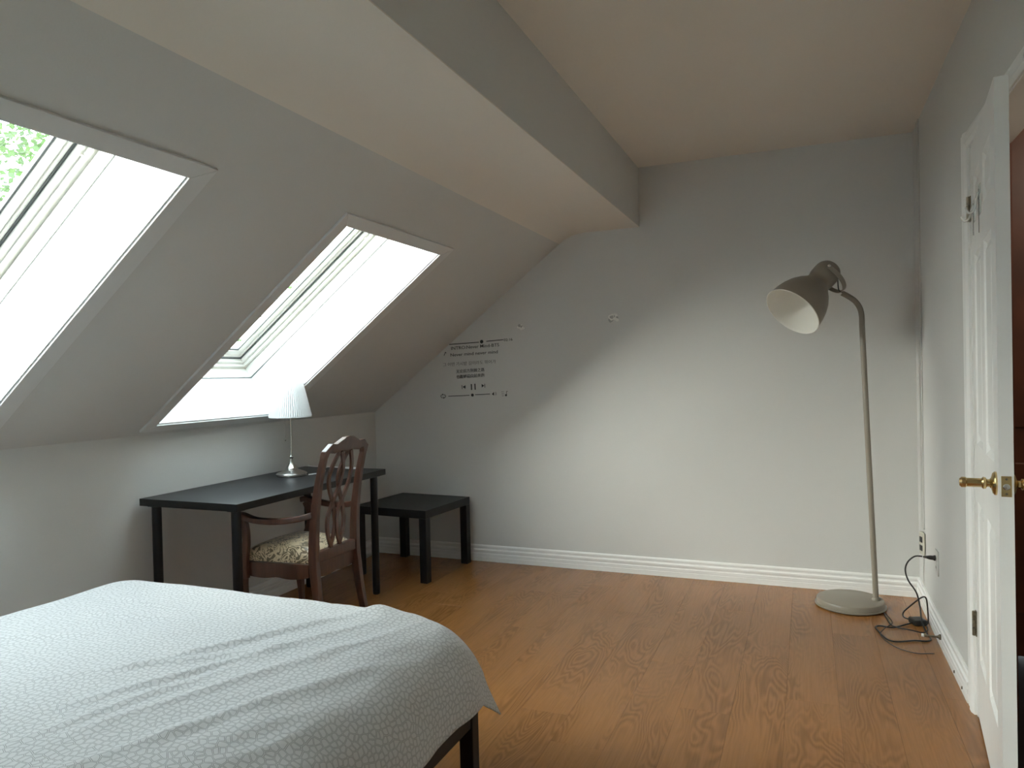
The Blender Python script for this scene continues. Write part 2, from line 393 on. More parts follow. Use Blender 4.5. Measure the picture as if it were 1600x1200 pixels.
def window(name, y0, y1):
    w = empty(name, tuple(S(0.78, 0, (y0+y1)/2))); tag(w, kind='structure')
    W = w.location.copy()
    def bld(nm, mb, m, **k):
        mb.v = [tuple(Vector(v)-W) for v in mb.v]
        return mb.build(nm, m, w, **k)
    # reveal boards
    bld('reveal_board', sbox(MB(), UO0-B, UO1+B, -0.003, 0.258, y1, y1+B), M['reveal'])
    bld('reveal_board', sbox(MB(), UO0-B, UO1+B, -0.003, 0.258, y0-B, y0), M['reveal'])
    bld('reveal_board', sbox(MB(), UO0-B, UO0, -0.003, 0.258, y0, y1), M['reveal'])
    bld('reveal_board', sbox(MB(), UO1, UO1+B, -0.003, 0.258, y0, y1), M['reveal'])
    # casing boards, mitred, set back from the opening edge by a small rebate
    c0, c1 = 0.006, 0.066; t = 0.012
    a0, a1, b0, b1 = UO0-c0, UO1+c0, y0-c0, y1+c0
    A0, A1, B0, B1 = UO0-c1+0.012, UO1+c1, y0-c1, y1+c1+0.012
    def cas(p):
        return MB().hexa([S(u, -t, y) for u, y in p] + [S(u, 0.0, y) for u, y in p])
    bld('casing_board', cas([(a0,b0),(a0,b1),(A0,B1),(A0,B0)]), M['casing'], bevel=0.002)
    bld('casing_board', cas([(a1,b0),(a1,b1),(A1,B1),(A1,B0)]), M['casing'], bevel=0.002)
    bld('casing_board', cas([(a0,b0),(a1,b0),(A1,B0),(A0,B0)]), M['casing'], bevel=0.002)
    bld('casing_board', cas([(a0,b1),(a1,b1),(A1,B1),(A0,B1)]), M['casing'], bevel=0.002)
    def ring(n0, n1, iin, name=None, m=None, bev=0.0, out=-0.03, mbs=None):
        """four rails round the opening, from 'out' to inset iin"""
        r = mbs or [MB() for _ in range(4)]
        sbox(r[0], UO0+out, UO0+iin, n0, n1, y0+out, y1-out)
        sbox(r[1], UO1-iin, UO1-out, n0, n1, y0+out, y1-out)
        sbox(r[2], UO0+iin, UO1-iin, n0, n1, y0+out, y0+iin)
        sbox(r[3], UO0+iin, UO1-iin, n0, n1, y1-iin, y1-out)
        return r
    for m_ in ring(0.2585, 0.2665, -0.004, out=-B): bld('joint_strip', m_, M['gasket'])  # dark colour stands in for shade in the groove between reveal and frame
    fr = ring(0.267, 0.326, 0.0, out=-B)
    ring(0.326, 0.334, -0.004, mbs=fr, out=-B)
    ring(0.334, 0.352, 0.019, mbs=fr, out=-B); ring(0.352, 0.374, 0.036, mbs=fr, out=-B)
    for m_ in fr: bld('frame_rail', m_, M['sash'], bevel=0.002)
    for m_ in ring(0.374, 0.379, 0.044, out=0.0): bld('gasket_strip', m_, M['gasket'])
    sa = ring(0.379, 0.386, 0.058, out=-B); ring(0.386, 0.42, 0.092, mbs=sa, out=-B)
    for m_ in sa: bld('sash_rail', m_, M['sash'], bevel=0.003)
    for m_ in ring(0.392, 0.398, 0.100, out=0.092): bld('glazing_bead', m_, M['gasket'])
    g = sbox(MB(), UO0+0.093, UO1-0.093, 0.400, 0.406, y0+0.093, y1-0.093)
    bld('glass_pane', g, M['glass'])
    # small bolt on the side frame
    p = S(1.2, 0.343, y1-0.020)
    bld('sash_bolt', MB().lathe([(0.005, 0), (0.005, 0.008), (0.003, 0.012)], 10, axis=(0, -1, 0), origin=p), M['nickel'], smooth=True)
    return w
for i, (a, b_) in enumerate(WINS): window('window_%d' % (i+1), a, b_)

# floor of laminate planks
fl = st('floor', MB().box((XL-0.15, YN, -0.10), (XR+1.6, YB, -0.012)), M['bedwood'])
PW, PL = 0.188, 1.22
rnd = random.Random(4)
x0 = -1.224 - 10*PW
pm = {}
def plank(xa, xb, ya, yb):
    key = (round(xb-xa, 4), round(yb-ya, 4)); g = 0.00022
    if key not in pm:
        w, l = (xb-xa)/2-g, (yb-ya)/2-g; c = 0.0004
        m_ = MB(); m_.hexa([(-w,-l,-0.012),(w,-l,-0.012),(w,l,-0.012),(-w,l,-0.012),(-w,-l,-c),(w,-l,-c),(w,l,-c),(-w,l,-c)])
        m_.add([(-w,-l,-c),(w,-l,-c),(w,l,-c),(-w,l,-c),(-w+c,-l+c,0),(w-c,-l+c,0),(w-c,l-c,0),(-w+c,l-c,0)],
               [(4,5,6,7),(0,1,5,4),(1,2,6,5),(2,3,7,6),(3,0,4,7)])
        o = m_.build('plank', M['floor'], fl); pm[key] = o.data
    else:
        o = bpy.data.objects.new('plank', pm[key]); link(o, fl)
    o.location = ((xa+xb)/2, (ya+yb)/2, 0)
for i in range(20):
    xa = x0 + i*PW; xb = xa + PW
    xa = max(xa, XL); 
    if xa >= XR: break
    xb = min(xb, XR)
    y = YN - (0.0, 0.41, 0.82, 0.2, 0.61, 1.02)[i % 6]
    while y < YB:
        ya, yb = max(y, YN), min(y+PL, YB)
        if yb-ya > 0.01: plank(xa, xb, ya, yb)
        y += PL

# baseboards
BP = [(0, 0), (0.016, 0), (0.016, 0.030), (0.0145, 0.032), (0.016, 0.034), (0.016, 0.052), (0.013, 0.055), (0.013, 0.062), (0.0165, 0.068), (0.0165, 0.078),
      (0.010, 0.083), (0.009, 0.090), (0.012, 0.096), (0.012, 0.104), (0.007, 0.111), (0, 0.111)]
st('baseboard_back', MB().extrude(BP, lambda a, b, t: (t, YB-a, b), XL, XR), M['white'], smooth=True, angle=25)
st('baseboard_left', MB().extrude(BP, lambda a, b, t: (XL+a, t, b), YN, YB-0.012), M['white'], smooth=True, angle=25)
st('baseboard_right', MB().extrude(BP, lambda a, b, t: (XR-a, t, b), 3.150, YB-0.012), M['white'], smooth=True, angle=25)
st('trim_3', MB().extrude(BP, lambda a, b, t: (XR-a, t, b), YN, DY0-0.10), M['white'], smooth=True, angle=25)
# nail heads and the chipped end of the right baseboard
tag(MB().lathe([(0.006, 0), (0.006, 0.004), (0.0, 0.005)], 10, axis=(-1, 0.2, 0), origin=(XR-0.016, 3.40, 0.022)).build('nail', M['hinge'], smooth=True),
    'tiny rusty nail head low in the right baseboard, nearer the floor lamp', 'nail', 'nails in the right baseboard')
tag(MB().lathe([(0.006, 0), (0.006, 0.004), (0.0, 0.005)], 10, axis=(-1, 0.2, 0), origin=(XR-0.016, 3.24, 0.022)).build('nail', M['hinge'], smooth=True),
    'tiny rusty nail head low in the right baseboard, nearer the door', 'nail', 'nails in the right baseboard')

# door casing, jamb, door
JT = 0.02
def casing(y0, y1, z0, z1, name):
    mb = MB()
    if z1-z0 > y1-y0:
        pr = [(y0, 0), (y0, 0.010), (y0+0.02, 0.017), (y0+0.045, 0.017), (y0+0.055, 0.012), (y1-0.012, 0.014), (y1, 0.009), (y1, 0)]
        mb.extrude(pr, lambda a, b, t: (XR-b, a, t), z0, z1)
    else:
        pr = [(z1, 0), (z1, 0.010), (z1-0.02, 0.017), (z1-0.045, 0.017), (z1-0.052, 0.012), (z0+0.006, 0.014), (z0, 0.009), (z0, 0)]
        mb.extrude(pr, lambda a, b, t: (XR-b, t, a), y0, y1)
    return st(name, mb, M['white'])
casing(DY1+0.001, DY1+0.094, 0, 2.118, 'trim_1')
casing(DY0-0.093, DY0-0.001, 0, 2.118, 'trim_4')
casing(DY0, DY1, DZ, 2.118, 'trim_2')
jm2 = MB().box((XR+0.052, DY1-0.0130, 0), (XR+0.123, DY1-0.0115, DZ-0.006)).box((XR+0.049, DY1-0.025, 0), (XR+0.076, DY1-0.0115, DZ-0.007))
st('trim_7', jm2, M['mahogany'])
jm = MB().box((XR-0.002, DY1-0.012, 0), (XR+0.122, DY1, DZ)).box((XR-0.002, DY0, 0), (XR+0.122, DY0+0.012, DZ)).box((XR-0.002, DY0+0.012, DZ-0.006), (XR+0.122, DY1-0.012, DZ))
jm.box((XR+0.045, DY1-0.024, 0), (XR+0.075, DY1-0.012, DZ-0.006))
st('trim_5', jm, M['white'])

door = empty('door_1', (0.5535, 3.040, 0.0), 0.0); tag(door, kind='structure')
ang = math.atan2(0.079, 0.745)
# local frame: +x along the door from the hinge to the free edge, +y into the door thickness (towards the wall), z up
dx = Vector((-math.sin(ang), -math.cos(ang), 0)); dy = Vector((math.cos(ang), -math.sin(ang), 0))
door.matrix_world = Matrix(((dx.x, dy.x, 0, 0.5535), (dx.y, dy.y, 0, 3.040), (0, 0, 1, 0), (0, 0, 0, 1)))
DW, DH, DT, D0 = 0.738, 2.048, 0.034, 0.014
stl, mid = 0.105, 0.10
xs = [stl, DW/2-mid/2, DW/2+mid/2, DW-stl]
zs = [(0.24, 0.80), (1.00, 1.66), (1.775, 1.93)]
leaf = MB()
leaf.box((0.002, 0.0, D0), (stl, DT, DH)).box((DW-stl, 0, D0), (DW, DT, DH)).box((xs[1], 0, D0), (xs[2], DT, DH))
for za, zb in ((D0, zs[0][0]), (zs[0][1], zs[1][0]), (zs[1][1], zs[2][0]), (zs[2][1], DH)):
    leaf.box((stl, 0, za), (xs[1], DT, zb)).box((xs[2], 0, za), (xs[3], DT, zb))
leaf.build('door_slab', M['white'], door)
def panel(xa, xb, za, zb):
    mb = MB(); r = 0.009; b1 = 0.014; b2 = 0.040
    for side in (0, 1):
        Y = (lambda d: d) if side == 0 else (lambda d: DT-d)
        loops = [((xa,za,xb,zb), 0.0), ((xa+b1,za+b1,xb-b1,zb-b1), r), ((xa+b1+0.006,za+b1+0.006,xb-b1-0.006,zb-b1-0.006), r), ((xa+b2,za+b2,xb-b2,zb-b2), 0.002)]
        vs = []
        for (a, c, d_, e_), dep in loops: vs += [(a, Y(dep), c), (d_, Y(dep), c), (d_, Y(dep), e_), (a, Y(dep), e_)]
        fs = []
        for i in range(3):
            for k in range(4): fs.append((i*4+k, i*4+(k+1) % 4, i*4+4+(k+1) % 4, i*4+4+k))
        fs.append((12, 13, 14, 15)); mb.add(vs, fs)
    return mb.build('panel', M['white'], door)
for za, zb in zs:
    panel(xs[0], xs[1], za, zb); panel(xs[2], xs[3], za, zb)
def knob(side):
    s_ = -1 if side == 0 else 1; y0_ = 0 if side == 0 else DT
    mb = MB().lathe([(0.033, 0), (0.033, 0.004), (0.028, 0.009), (0.016, 0.012), (0.011, 0.016), (0.011, 0.022), (0.016, 0.025), (0.017, 0.031),
                     (0.0125, 0.035), (0.0125, 0.070), (0.015, 0.073), (0.015, 0.082), (0.010, 0.088), (0.0, 0.089)], 28, axis=(0, s_, 0), origin=(DW-0.062, y0_, 0.945))
    return mb.build('knob', M['brass'], door, smooth=True, angle=35)
knob(0); knob(1)
lp = MB().box((DW-0.0002, 0.005, 0.918), (DW+0.0018, DT-0.005, 0.974)).build('latch_plate', M['brass'], door, bevel=0.001)
MB().lathe([(0.0085, 0), (0.0085, 0.002), (0.0065, 0.004), (0.0, 0.0045)], 20, axis=(1, 0, 0), origin=(DW+0.0015, DT/2, 0.945)).build('latch_bolt', M['nickel'], lp, smooth=True)
for zz in (0.926, 0.966):
    MB().lathe([(0.003, 0), (0.003, 0.001), (0.0, 0.0015)], 10, axis=(1, 0, 0), origin=(DW+0.0016, DT/2, zz)).build('screw', M['hinge'], lp)
for zc in (1.835, 0.34):
    h = MB().box((-0.030, -0.004, zc-0.045), (-0.0005, -0.0005, zc+0.045)).box((0.0005, -0.004, zc-0.045), (0.012, -0.0005, zc+0.045)).build('hinge', M['hinge'], door)
    k_ = MB()
    for j in range(3):
        k_.lathe([(0.0065, 0), (0.0065, 0.028)], 12, origin=(-0.001, -0.008, zc-0.044+j*0.030))
    k_.build('hinge_knuckle', M['hinge'], h, smooth=True)

# hall beyond the door
hx0, hx1, hy0, hy1 = XR+0.12, XR+1.35, 1.9, 3.75
st('wall_hall', MB().box((hx0, hy1, 0), (hx1, hy1+0.1, 2.5)).box((hx1, hy0, 0), (hx1+0.1, hy1+0.1, 2.5)).box((hx0, hy0-0.1, 0), (hx1+0.1, hy0, 2.5)), M['wall'])
st('ceiling_hall', MB().box((hx0, hy0-0.1, 2.5), (hx1+0.1, hy1+0.1, 2.6)), M['ceiling'])
hl = bpy.data.lights.new('hall_fill_light', 'POINT'); hl.energy = 9; hl.shadow_soft_size = 0.12; hl.color = (1.0, 0.86, 0.7)  # added fill without a fixture, lifts the dark hall
hlo = bpy.data.objects.new('hall_fill_light', hl); COL.objects.link(hlo); hlo.location = (hx0+0.7, 2.6, 2.3)
d2 = empty('door_2', (hx0+0.42, hy1-0.02, 0)); tag(d2, kind='structure')
MB().box((-0.41, -0.025, 0.01), (0.41, 0.018, 2.48)).build('door_slab', M['mahogany'], d2, bevel=0.002)
for (xa, xb) in ((-0.32, -0.05), (0.05, 0.32)):
    for (za, zb) in ((0.2, 0.85), (1.0, 2.3)):
        MB().box((xa, -0.035, za), (xb, -0.024, zb)).build('panel', M['mahogany'], d2, bevel=0.006)

# raceway strip at the far right corner
st('trim_6', MB().box((XR-0.007, 4.290, 0.42), (XR, 4.365, H)), M['plate2'], bevel=0.002)

# outside: ground and tree
gr = MB().box((-40, -30, -5.2), (40, 50, -5.0)).build('ground', M['grass']); tag(gr, kind='structure')
st('wall_exterior', MB().box((XL-0.14, YN, -5.0), (XR+0.1, YB+0.15, -0.11)), M['roofout'])

tr = empty('tree', (-7.6, 4.6, -5.0)); tag(tr, 'leafy green tree outside seen through the nearer skylight', 'tree')
rt = random.Random(11)
MB().tube([(0, 0, 0), (0.1, 0.05, 2.5), (0.0, 0.0, 5.0), (-0.1, 0.1, 7.5), (0.0, 0.0, 9.6)], [0.30, 0.24, 0.18, 0.11, 0.03], 12).build('trunk', M['bark'], tr, smooth=True)
bl = []
for k in range(16):
    z = 3.6 + k*0.38; a = k*2.4; L_ = 2.4 - abs(k-6)*0.13
    end = Vector((math.cos(a)*L_, math.sin(a)*L_, z+1.0)); mid_ = Vector((math.cos(a)*L_*0.5, math.sin(a)*L_*0.5, z+0.35)); bl.append(end)
    MB().tube([(0, 0, z), tuple(mid_), tuple(end)], [0.06, 0.035, 0.01], 6).build('branch', M['bark'], tr, smooth=True)
    bl.append(mid_)
fo = MB()
cents = []
for b0 in bl:
    for j in range(9):
        cents.append(b0 + Vector((rt.gauss(0, 0.5), rt.gauss(0, 0.5), rt.gauss(0.1, 0.4))))
for c in cents:
    for j in range(70):
        p = c + Vector((rt.gauss(0, 0.27), rt.gauss(0, 0.27), rt.gauss(0, 0.24)))
        d = Vector((rt.uniform(-1, 1), rt.uniform(-1, 1), rt.uniform(-0.7, 0.4))).normalized(); s_ = d.orthogonal().normalized(); l = rt.uniform(0.05, 0.10)
        fo.add([p, p+d*l*0.5+s_*l*0.3, p+d*l, p+d*l*0.5-s_*l*0.3], [(0, 1, 2, 3)])
me = bpy.data.meshes.new('foliage'); me.from_pydata(fo.v, [], fo.f); me.materials.append(M['leaf'])
fob = bpy.data.objects.new('foliage', me); link(fob, tr); fob['kind'] = 'stuff'

# ------------------------------------------------------------------ bed
bed = empty('bed', (-1.68, 1.0, 0)); tag(bed, 'dark brown wooden bed with square legs under the pebble-print cover', 'bed')
def bb(name, a, b_, bev=0.003):
    o = MB().box(a, b_).build(name, M['bedwood'], bed, bevel=bev); o.location = (1.68, -1.0, 0); return o
BX0, BX1, BY0, BY1 = -2.44, -0.945, -0.10, 1.985
for (xa, ya) in ((BX0, BY0), (BX1-0.045, BY0), (BX0, BY1-0.045), (BX1-0.045, BY1-0.045)):
    bb('leg', (xa, ya, 0), (xa+0.045, ya+0.045, 0.285))
bb('side_rail', (BX1-0.040, BY0+0.045, 0.220), (BX1-0.005, BY1-0.045, 0.290)); bb('side_rail', (BX0+0.005, BY0+0.045, 0.220), (BX0+0.040, BY1-0.045, 0.290))
bb('end_rail', (BX0+0.045, BY1-0.040, 0.220), (BX1-0.045, BY1-0.005, 0.290)); bb('end_rail', (BX0+0.045, BY0+0.005, 0.220), (BX1-0.045, BY0+0.040, 0.290))
for k in range(12):
    y = BY0+0.10+k*0.165; bb('slat', (BX0+0.041, y, 0.262), (BX1-0.041, y+0.07, 0.280), 0)
mt = MB().box((BX0+0.06, BY0+0.02, 0.292), (-1.21, BY1-0.10, 0.515)).build('mattress', M['mattress'], bevel=0.05, segs=4)
tag(mt, 'white mattress hidden under the pebble-print bed cover', 'mattress')

# cover: flat cloth coordinates (a, b) around a crown rectangle, draped over the edges
CX0, CX1, CY1, CYN = -2.30, -1.255, 1.865, -0.15
ZT = 0.552
SR, SF, SLE = 0.50, 0.34, 0.34
def interp(tb, q):
    if q <= tb[0][0]: return tb[0][1:]
    for i in range(len(tb)-1):
        if q <= tb[i+1][0]:
            t = (q-tb[i][0])/(tb[i+1][0]-tb[i][0]); return tuple(tb[i][k]*(1-t)+tb[i+1][k]*t for k in range(1, len(tb[0])))
    t = (q-tb[-2][0])/(tb[-1][0]-tb[-2][0]); return tuple(tb[-2][k]*(1-t)+tb[-1][k]*t for k in range(1, len(tb[0])))
def sinterp(tb, q):
    n = len(tb); i = 0
    while i < n-2 and q > tb[i+1][0]: i += 1
    a, b = tb[i], tb[i+1]; pa = tb[max(i-1, 0)]; pb = tb[min(i+2, n-1)]; h = b[0]-a[0]; t = (q-a[0])/h
    if t > 1.0: return interp(tb, q)
    out = []
    for k in (1, 2):
        m0 = (b[k]-pa[k])/(b[0]-pa[0])*h if i > 0 else ((b[k]-a[k]) if k == 1 else 0.0)
        m1 = (pb[k]-a[k])/(pb[0]-a[0])*h
        out.append((2*t**3-3*t*t+1)*a[k]+(t**3-2*t*t+t)*m0+(-2*t**3+3*t*t)*b[k]+(t**3-t*t)*m1)
    return tuple(out)
PR = [(0,0,0),(0.15,0.078,0.003),(0.32,0.165,0.014),(0.5,0.250,0.046),(0.65,0.308,0.098),(0.8,0.343,0.168),(1.0,0.360,0.268),(1.2,0.395,0.345),(1.45,0.44,0.41)]
PF = [(0,0,0),(0.2,0.065,0.004),(0.4,0.120,0.030),(0.6,0.150,0.085),(0.8,0.165,0.150),(1.0,0.175,0.215),(1.2,0.190,0.285),(1.45,0.21,0.36)]
RIDGES = [((-1.28, 1.86), (-1.62, 1.30), 0.012, 0.016), ((-1.20, 1.80), (-1.55, 1.12), 0.010, 0.014), ((-1.14, 1.70), (-1.42, 1.02), 0.009, 0.016),
          ((-1.25, 1.62), (-1.78, 1.18), 0.006, 0.012), ((-1.05, 1.60), (-1.34, 0.80), 0.009, 0.018), ((-1.33, 1.50), (-1.50, 0.95), 0.006, 0.014),
          ((-2.2, 1.75), (-1.85, 1.72), 0.006, 0.016), ((-2.15, 1.60), (-1.75, 1.66), 0.005, 0.014), ((-1.9, 1.5), (-2.2, 1.35), 0.004, 0.02), ((-1.5, 0.9), (-1.9, 0.6), 0.006, 0.02)]
def cover_pt(a, b):
    da = a-CX1 if a > CX1 else (a-CX0 if a < CX0 else 0.0)
    db = max(0.0, b-CY1)
    s = math.hypot(da, db); z = ZT; x, y = min(max(a, CX0), CX1), min(b, CY1)
    z += 0.006*noise.noise(Vector((a*2.2, b*2.2, 0))) + 0.004*noise.noise(Vector((a*6, b*6, 3)))
    if s > 1e-9:
        phi = math.atan2(db, abs(da)); w = (phi/(math.pi/2)); w = w*w*(3-2*w)
        SA = SR if da > 0 else SLE; PA = PR if da > 0 else PF
        Sx = SA*(1-w)+SF*w; q = s/Sx
        oa, za = sinterp(PA, q); of, zf = sinterp(PF, q)
        o_ = oa*(1-w)+of*w; dz = za*(1-w)+zf*w
        corner = math.sin(2*phi)**2
        hang = min(1, max(0, (q-0.45)/0.5))
        fold = (math.cos(phi*8.0+0.6)*0.028*corner + 0.006*math.sin(b*17+1.0)*(1-w) + 0.006*math.sin(a*19)*w)*hang
        o_ += fold + 0.05*corner*hang
        x += math.copysign(math.cos(phi), da if da else 1)*o_; y += math.sin(phi)*o_; z -= dz
    for (p, q_, amp, wid) in RIDGES:
        ax, ay = q_[0]-p[0], q_[1]-p[1]; L2 = ax*ax+ay*ay
        t = ((a-p[0])*ax+(b-p[1])*ay)/L2
        if -0.15 < t < 1.15:
            dd = abs((a-p[0])*ay-(b-p[1])*ax)/math.sqrt(L2) + 0.012*noise.noise(Vector((a*7, b*7, 5)))
            env = max(0.0, math.sin(math.pi*min(1, max(0, (t+0.15)/1.3))))
            z += amp*math.exp(-(dd/wid)**2)*env
    ru, rv = (a*0.82+b*0.57), (-a*0.57+b*0.82)            # fine creases running with the big folds
    side = min(1.0, max(0.0, (a+1.75)/0.5))
    z += 0.0045*side*noise.noise(Vector((ru*3.0, rv*2.2, 9)))+0.0035*side*(1-abs(noise.noise(Vector((-a*15+b*4.5, b*3.0+a*2.5, 2))))*2)
    # a little puff where the cover bunches on the far edge
    z += 0.018*math.exp(-(((a+1.235)/0.05)**2+((b-1.90)/0.06)**2))
    return (x, y, z)
na, nb = 190, 210
a0_, a1_, b0_, b1_ = CX0-0.36, CX1+0.475, CYN, CY1+0.350
vs = []; uvs = []
for j in range(nb+1):
    for i in range(na+1):
        a = a0_+(a1_-a0_)*i/na; b_ = b0_+(b1_-b0_)*j/nb
        vs.append(cover_pt(a, b_)); uvs.append((a, b_))
fs = [(j*(na+1)+i, j*(na+1)+i+1, (j+1)*(na+1)+i+1, (j+1)*(na+1)+i) for j in range(nb) for i in range(na)]
me = bpy.data.meshes.new('bed_cover'); me.from_pydata(vs, [], fs); me.materials.append(M['pebble'])
ul = me.uv_layers.new(name='cloth')
for lp_ in me.loops: ul.data[lp_.index].uv = uvs[lp_.vertex_index]
me.polygons.foreach_set('use_smooth', [True]*len(me.polygons))
bc = bpy.data.objects.new('bed_cover', me); link(bc)
sd = bc.modifiers.new('thickness', 'SOLIDIFY'); sd.thickness = 0.004; sd.offset = 0
tag(bc, 'white cotton bed cover printed with grey pebble outlines, draped over the bed', 'bed cover')

# ------------------------------------------------------------------ desk
desk = empty('desk', (-2.620, 3.080, 0)); tag(desk, 'long black-brown writing desk with round legs under the far skylight', 'desk')
DX, DY = 0.2925, 0.606
MB().box((-DX, -DY, 0.701), (DX, DY, 0.735)).build('tabletop', M['black'], desk, bevel=0.0015)
for sx in (-1, 1):
    for sy in (-1, 1):
        lx, ly = sx*(DX-0.052), sy*(DY-0.050)
        MB().lathe([(0.018, 0), (0.021, 0.004), (0.0215, 0.02), (0.0215, 0.694)], 24, origin=(lx, ly, 0)).build('leg', M['blackmetal'], desk, smooth=True)
        MB().box((lx-0.028, ly-0.028, 0.694), (lx+0.028, ly+0.028, 0.7005)).build('mounting_plate', M['blackmetal'], desk, bevel=0.002)

# small square side table
sdt = empty('side_table', (-2.2+0.012, 3.905, 0), math.radians(-4.0)); tag(sdt, 'low square black side table with thick square legs in the back corner', 'side table')
MB().box((-0.55, 0, 0.400), (0, 0.55, 0.450)).build('tabletop', M['black'], sdt, bevel=0.0015)
for (xa, ya) in ((-0.55, 0), (-0.05, 0), (-0.55, 0.50), (-0.05, 0.50)):
    MB().box((xa, ya, 0), (xa+0.05, ya+0.05, 0.3995)).build('leg', M['black'], sdt, bevel=0.001)

# ------------------------------------------------------------------ table lamp
tl = empty('table_lamp', (-2.700, 3.300, 0.735)); tag(tl, 'nickel table lamp with white pleated shade standing on the black desk', 'table lamp')
MB().lathe([(0.0, 0), (0.080, 0), (0.085, 0.004), (0.085, 0.014), (0.078, 0.020), (0.060, 0.027), (0.045, 0.033), (0.036, 0.037), (0.034, 0.044), (0.030, 0.050), (0.0215, 0.060),
            (0.015, 0.074), (0.0105, 0.088), (0.0085, 0.098), (0.0115, 0.104), (0.0115, 0.110), (0.006, 0.116), (0.0, 0.117)], 48).build('base', M['nickel'], tl, smooth=True, angle=30)
MB().lathe([(0.0045, 0.112), (0.0045, 0.345), (0.017, 0.347), (0.017, 0.385), (0.0, 0.386)], 20).build('stem', M['nickel'], tl, smooth=True, angle=30)
nP = 60
shv = []; RB, RT_, Z0, Z1 = 0.117, 0.070, 0.332, 0.535
for j, (zz, t) in enumerate(((Z0, 0), (Z0+0.006, 0.03), (Z0+0.007, 0.035), ((Z0+Z1)/2, 0.5), (Z1-0.007, 0.965), (Z1-0.006, 0.97), (Z1, 1))):
    for k in range(nP*2):
        a = 2*math.pi*k/(nP*2); r = RB*(1-t)+RT_*t
        if 2 <= j <= 4: r += (0.0026 if k % 2 else -0.0020)
        shv.append((r*math.cos(a), r*math.sin(a), zz))
shf = [(j*nP*2+k, j*nP*2+(k+1) % (nP*2), (j+1)*nP*2+(k+1) % (nP*2), (j+1)*nP*2+k) for j in range(6) for k in range(nP*2)]
shd = MB().add(shv, shf).build('lamp_shade', M['pleat'], tl)
sm = shd.modifiers.new('thickness', 'SOLIDIFY'); sm.thickness = 0.0015
spd = MB()
for k in range(3):
    a = k*2*math.pi/3; spd.tube([(0.012*math.cos(a), 0.012*math.sin(a), 0.372), (0.075*math.cos(a), 0.075*math.sin(a), 0.525-0.012)], 0.0013, 6)
spd.build('shade_carrier', M['nickel'], tl)
MB().lathe([(0.012, 0.386), (0.013, 0.40), (0.026, 0.44), (0.030, 0.465), (0.024, 0.488), (0.0, 0.497)], 24).build('bulb', M['bulb'], tl, smooth=True)
pcx, pcy = -0.022, -0.020
pc = MB()
for k in range(54):
    pc.lathe([(0.0, -0.0011), (0.0012, 0.0), (0.0, 0.0011)], 6, origin=(pcx, pcy, 0.352-k*0.0026))
pc.build('pull_chain', M['nickel'], tl, kind='stuff')
MB().lathe([(0.0, 0), (0.004, 0.001), (0.0055, 0.006), (0.004, 0.011), (0.0, 0.013)], 16, origin=(pcx, pcy, 0.198)).build('pull_knob', M['nickel'], tl, smooth=True)
cordp = smooth_pts([(-2.62, 3.345, 0.7385), (-2.60, 3.40, 0.7385), (-2.615, 3.49, 0.7385), (-2.70, 3.60, 0.740), (-2.70, 3.655, 0.742), (-2.60, 3.640, 0.739), (-2.52, 3.63, 0.7385), (-2.47, 3.645, 0.7385), (-2.52, 3.668, 0.7385), (-2.68, 3.672, 0.7385), (-2.82, 3.668, 0.7385), (-2.875, 3.675, 0.739), (-2.885, 3.694, 0.728), (-2.888, 3.700, 0.60), (-2.890, 3.72, 0.30), (-2.890, 3.75, 0.03)])
tlc = MB().tube([p-Vector((-2.700, 3.300, 0.735)) for p in cordp], 0.0030, 8).build('power_cord', M['whitecable'], tl, smooth=True)

# ------------------------------------------------------------------ armchair
ch = empty('armchair', (-2.165, 2.950, 0), math.pi); ch.scale = (0.89, 0.885, 1.0)
tag(ch, 'reddish brown wooden armchair with openwork back and floral padded seat at desk', 'chair')
W_ = M['chair']
def postx(z):
    tb = [(0.0, -0.075), (0.20, -0.030), (0.42, 0.0), (0.62, -0.012), (0.80, -0.045), (0.97, -0.100)]
    return interp(tb, z)[0]
def pxs(z):
    return (postx(z-0.05)+postx(z)*2+postx(z+0.05))/4 if 0.05 < z < 0.92 else postx(z)
def posty(z): return interp([(0.0, 0.195), (0.40, 0.188), (0.46, 0.188), (0.92, 0.182)], z)[0]
for s_ in (-1, 1):
    pts = [(pxs(z), s_*posty(z), z) for z in [k*0.92/22 for k in range(23)]]
    n = len(pts)
    wd = [0.030+0.006*math.sin(math.pi*i/(n-1)) for i in range(n)]
    dp = [interp([(0, 0.034), (0.35, 0.048), (0.45, 0.050), (0.92, 0.030)], p[2])[0] for p in pts]
    MB().ribbon(pts, (0, 1, 0), wd, dp).build('back_post', W_, ch, bevel=0.004)
# crest rail
top = [(-0.199, 0.905), (-0.199, 0.938), (-0.150, 0.972), (-0.105, 0.968), (-0.070, 0.982), (-0.035, 0.995), (0, 0.999), (0.035, 0.995), (0.070, 0.982), (0.105, 0.968), (0.150, 0.972), (0.199, 0.938), (0.199, 0.905)]
bot = [(0.166, 0.905), (0.160, 0.922), (0.145, 0.934), (0.128, 0.930), (0.112, 0.922), (0.080, 0.928), (0.04, 0.932), (0.0, 0.920), (-0.04, 0.932), (-0.080, 0.928), (-0.112, 0.922), (-0.128, 0.930), (-0.145, 0.934), (-0.160, 0.922), (-0.166, 0.905)]
MB().extrude(top+bot, lambda y, z, t: (postx(z)+t, y, z), -0.016, 0.016).build('crest_rail', W_, ch, bevel=0.003)
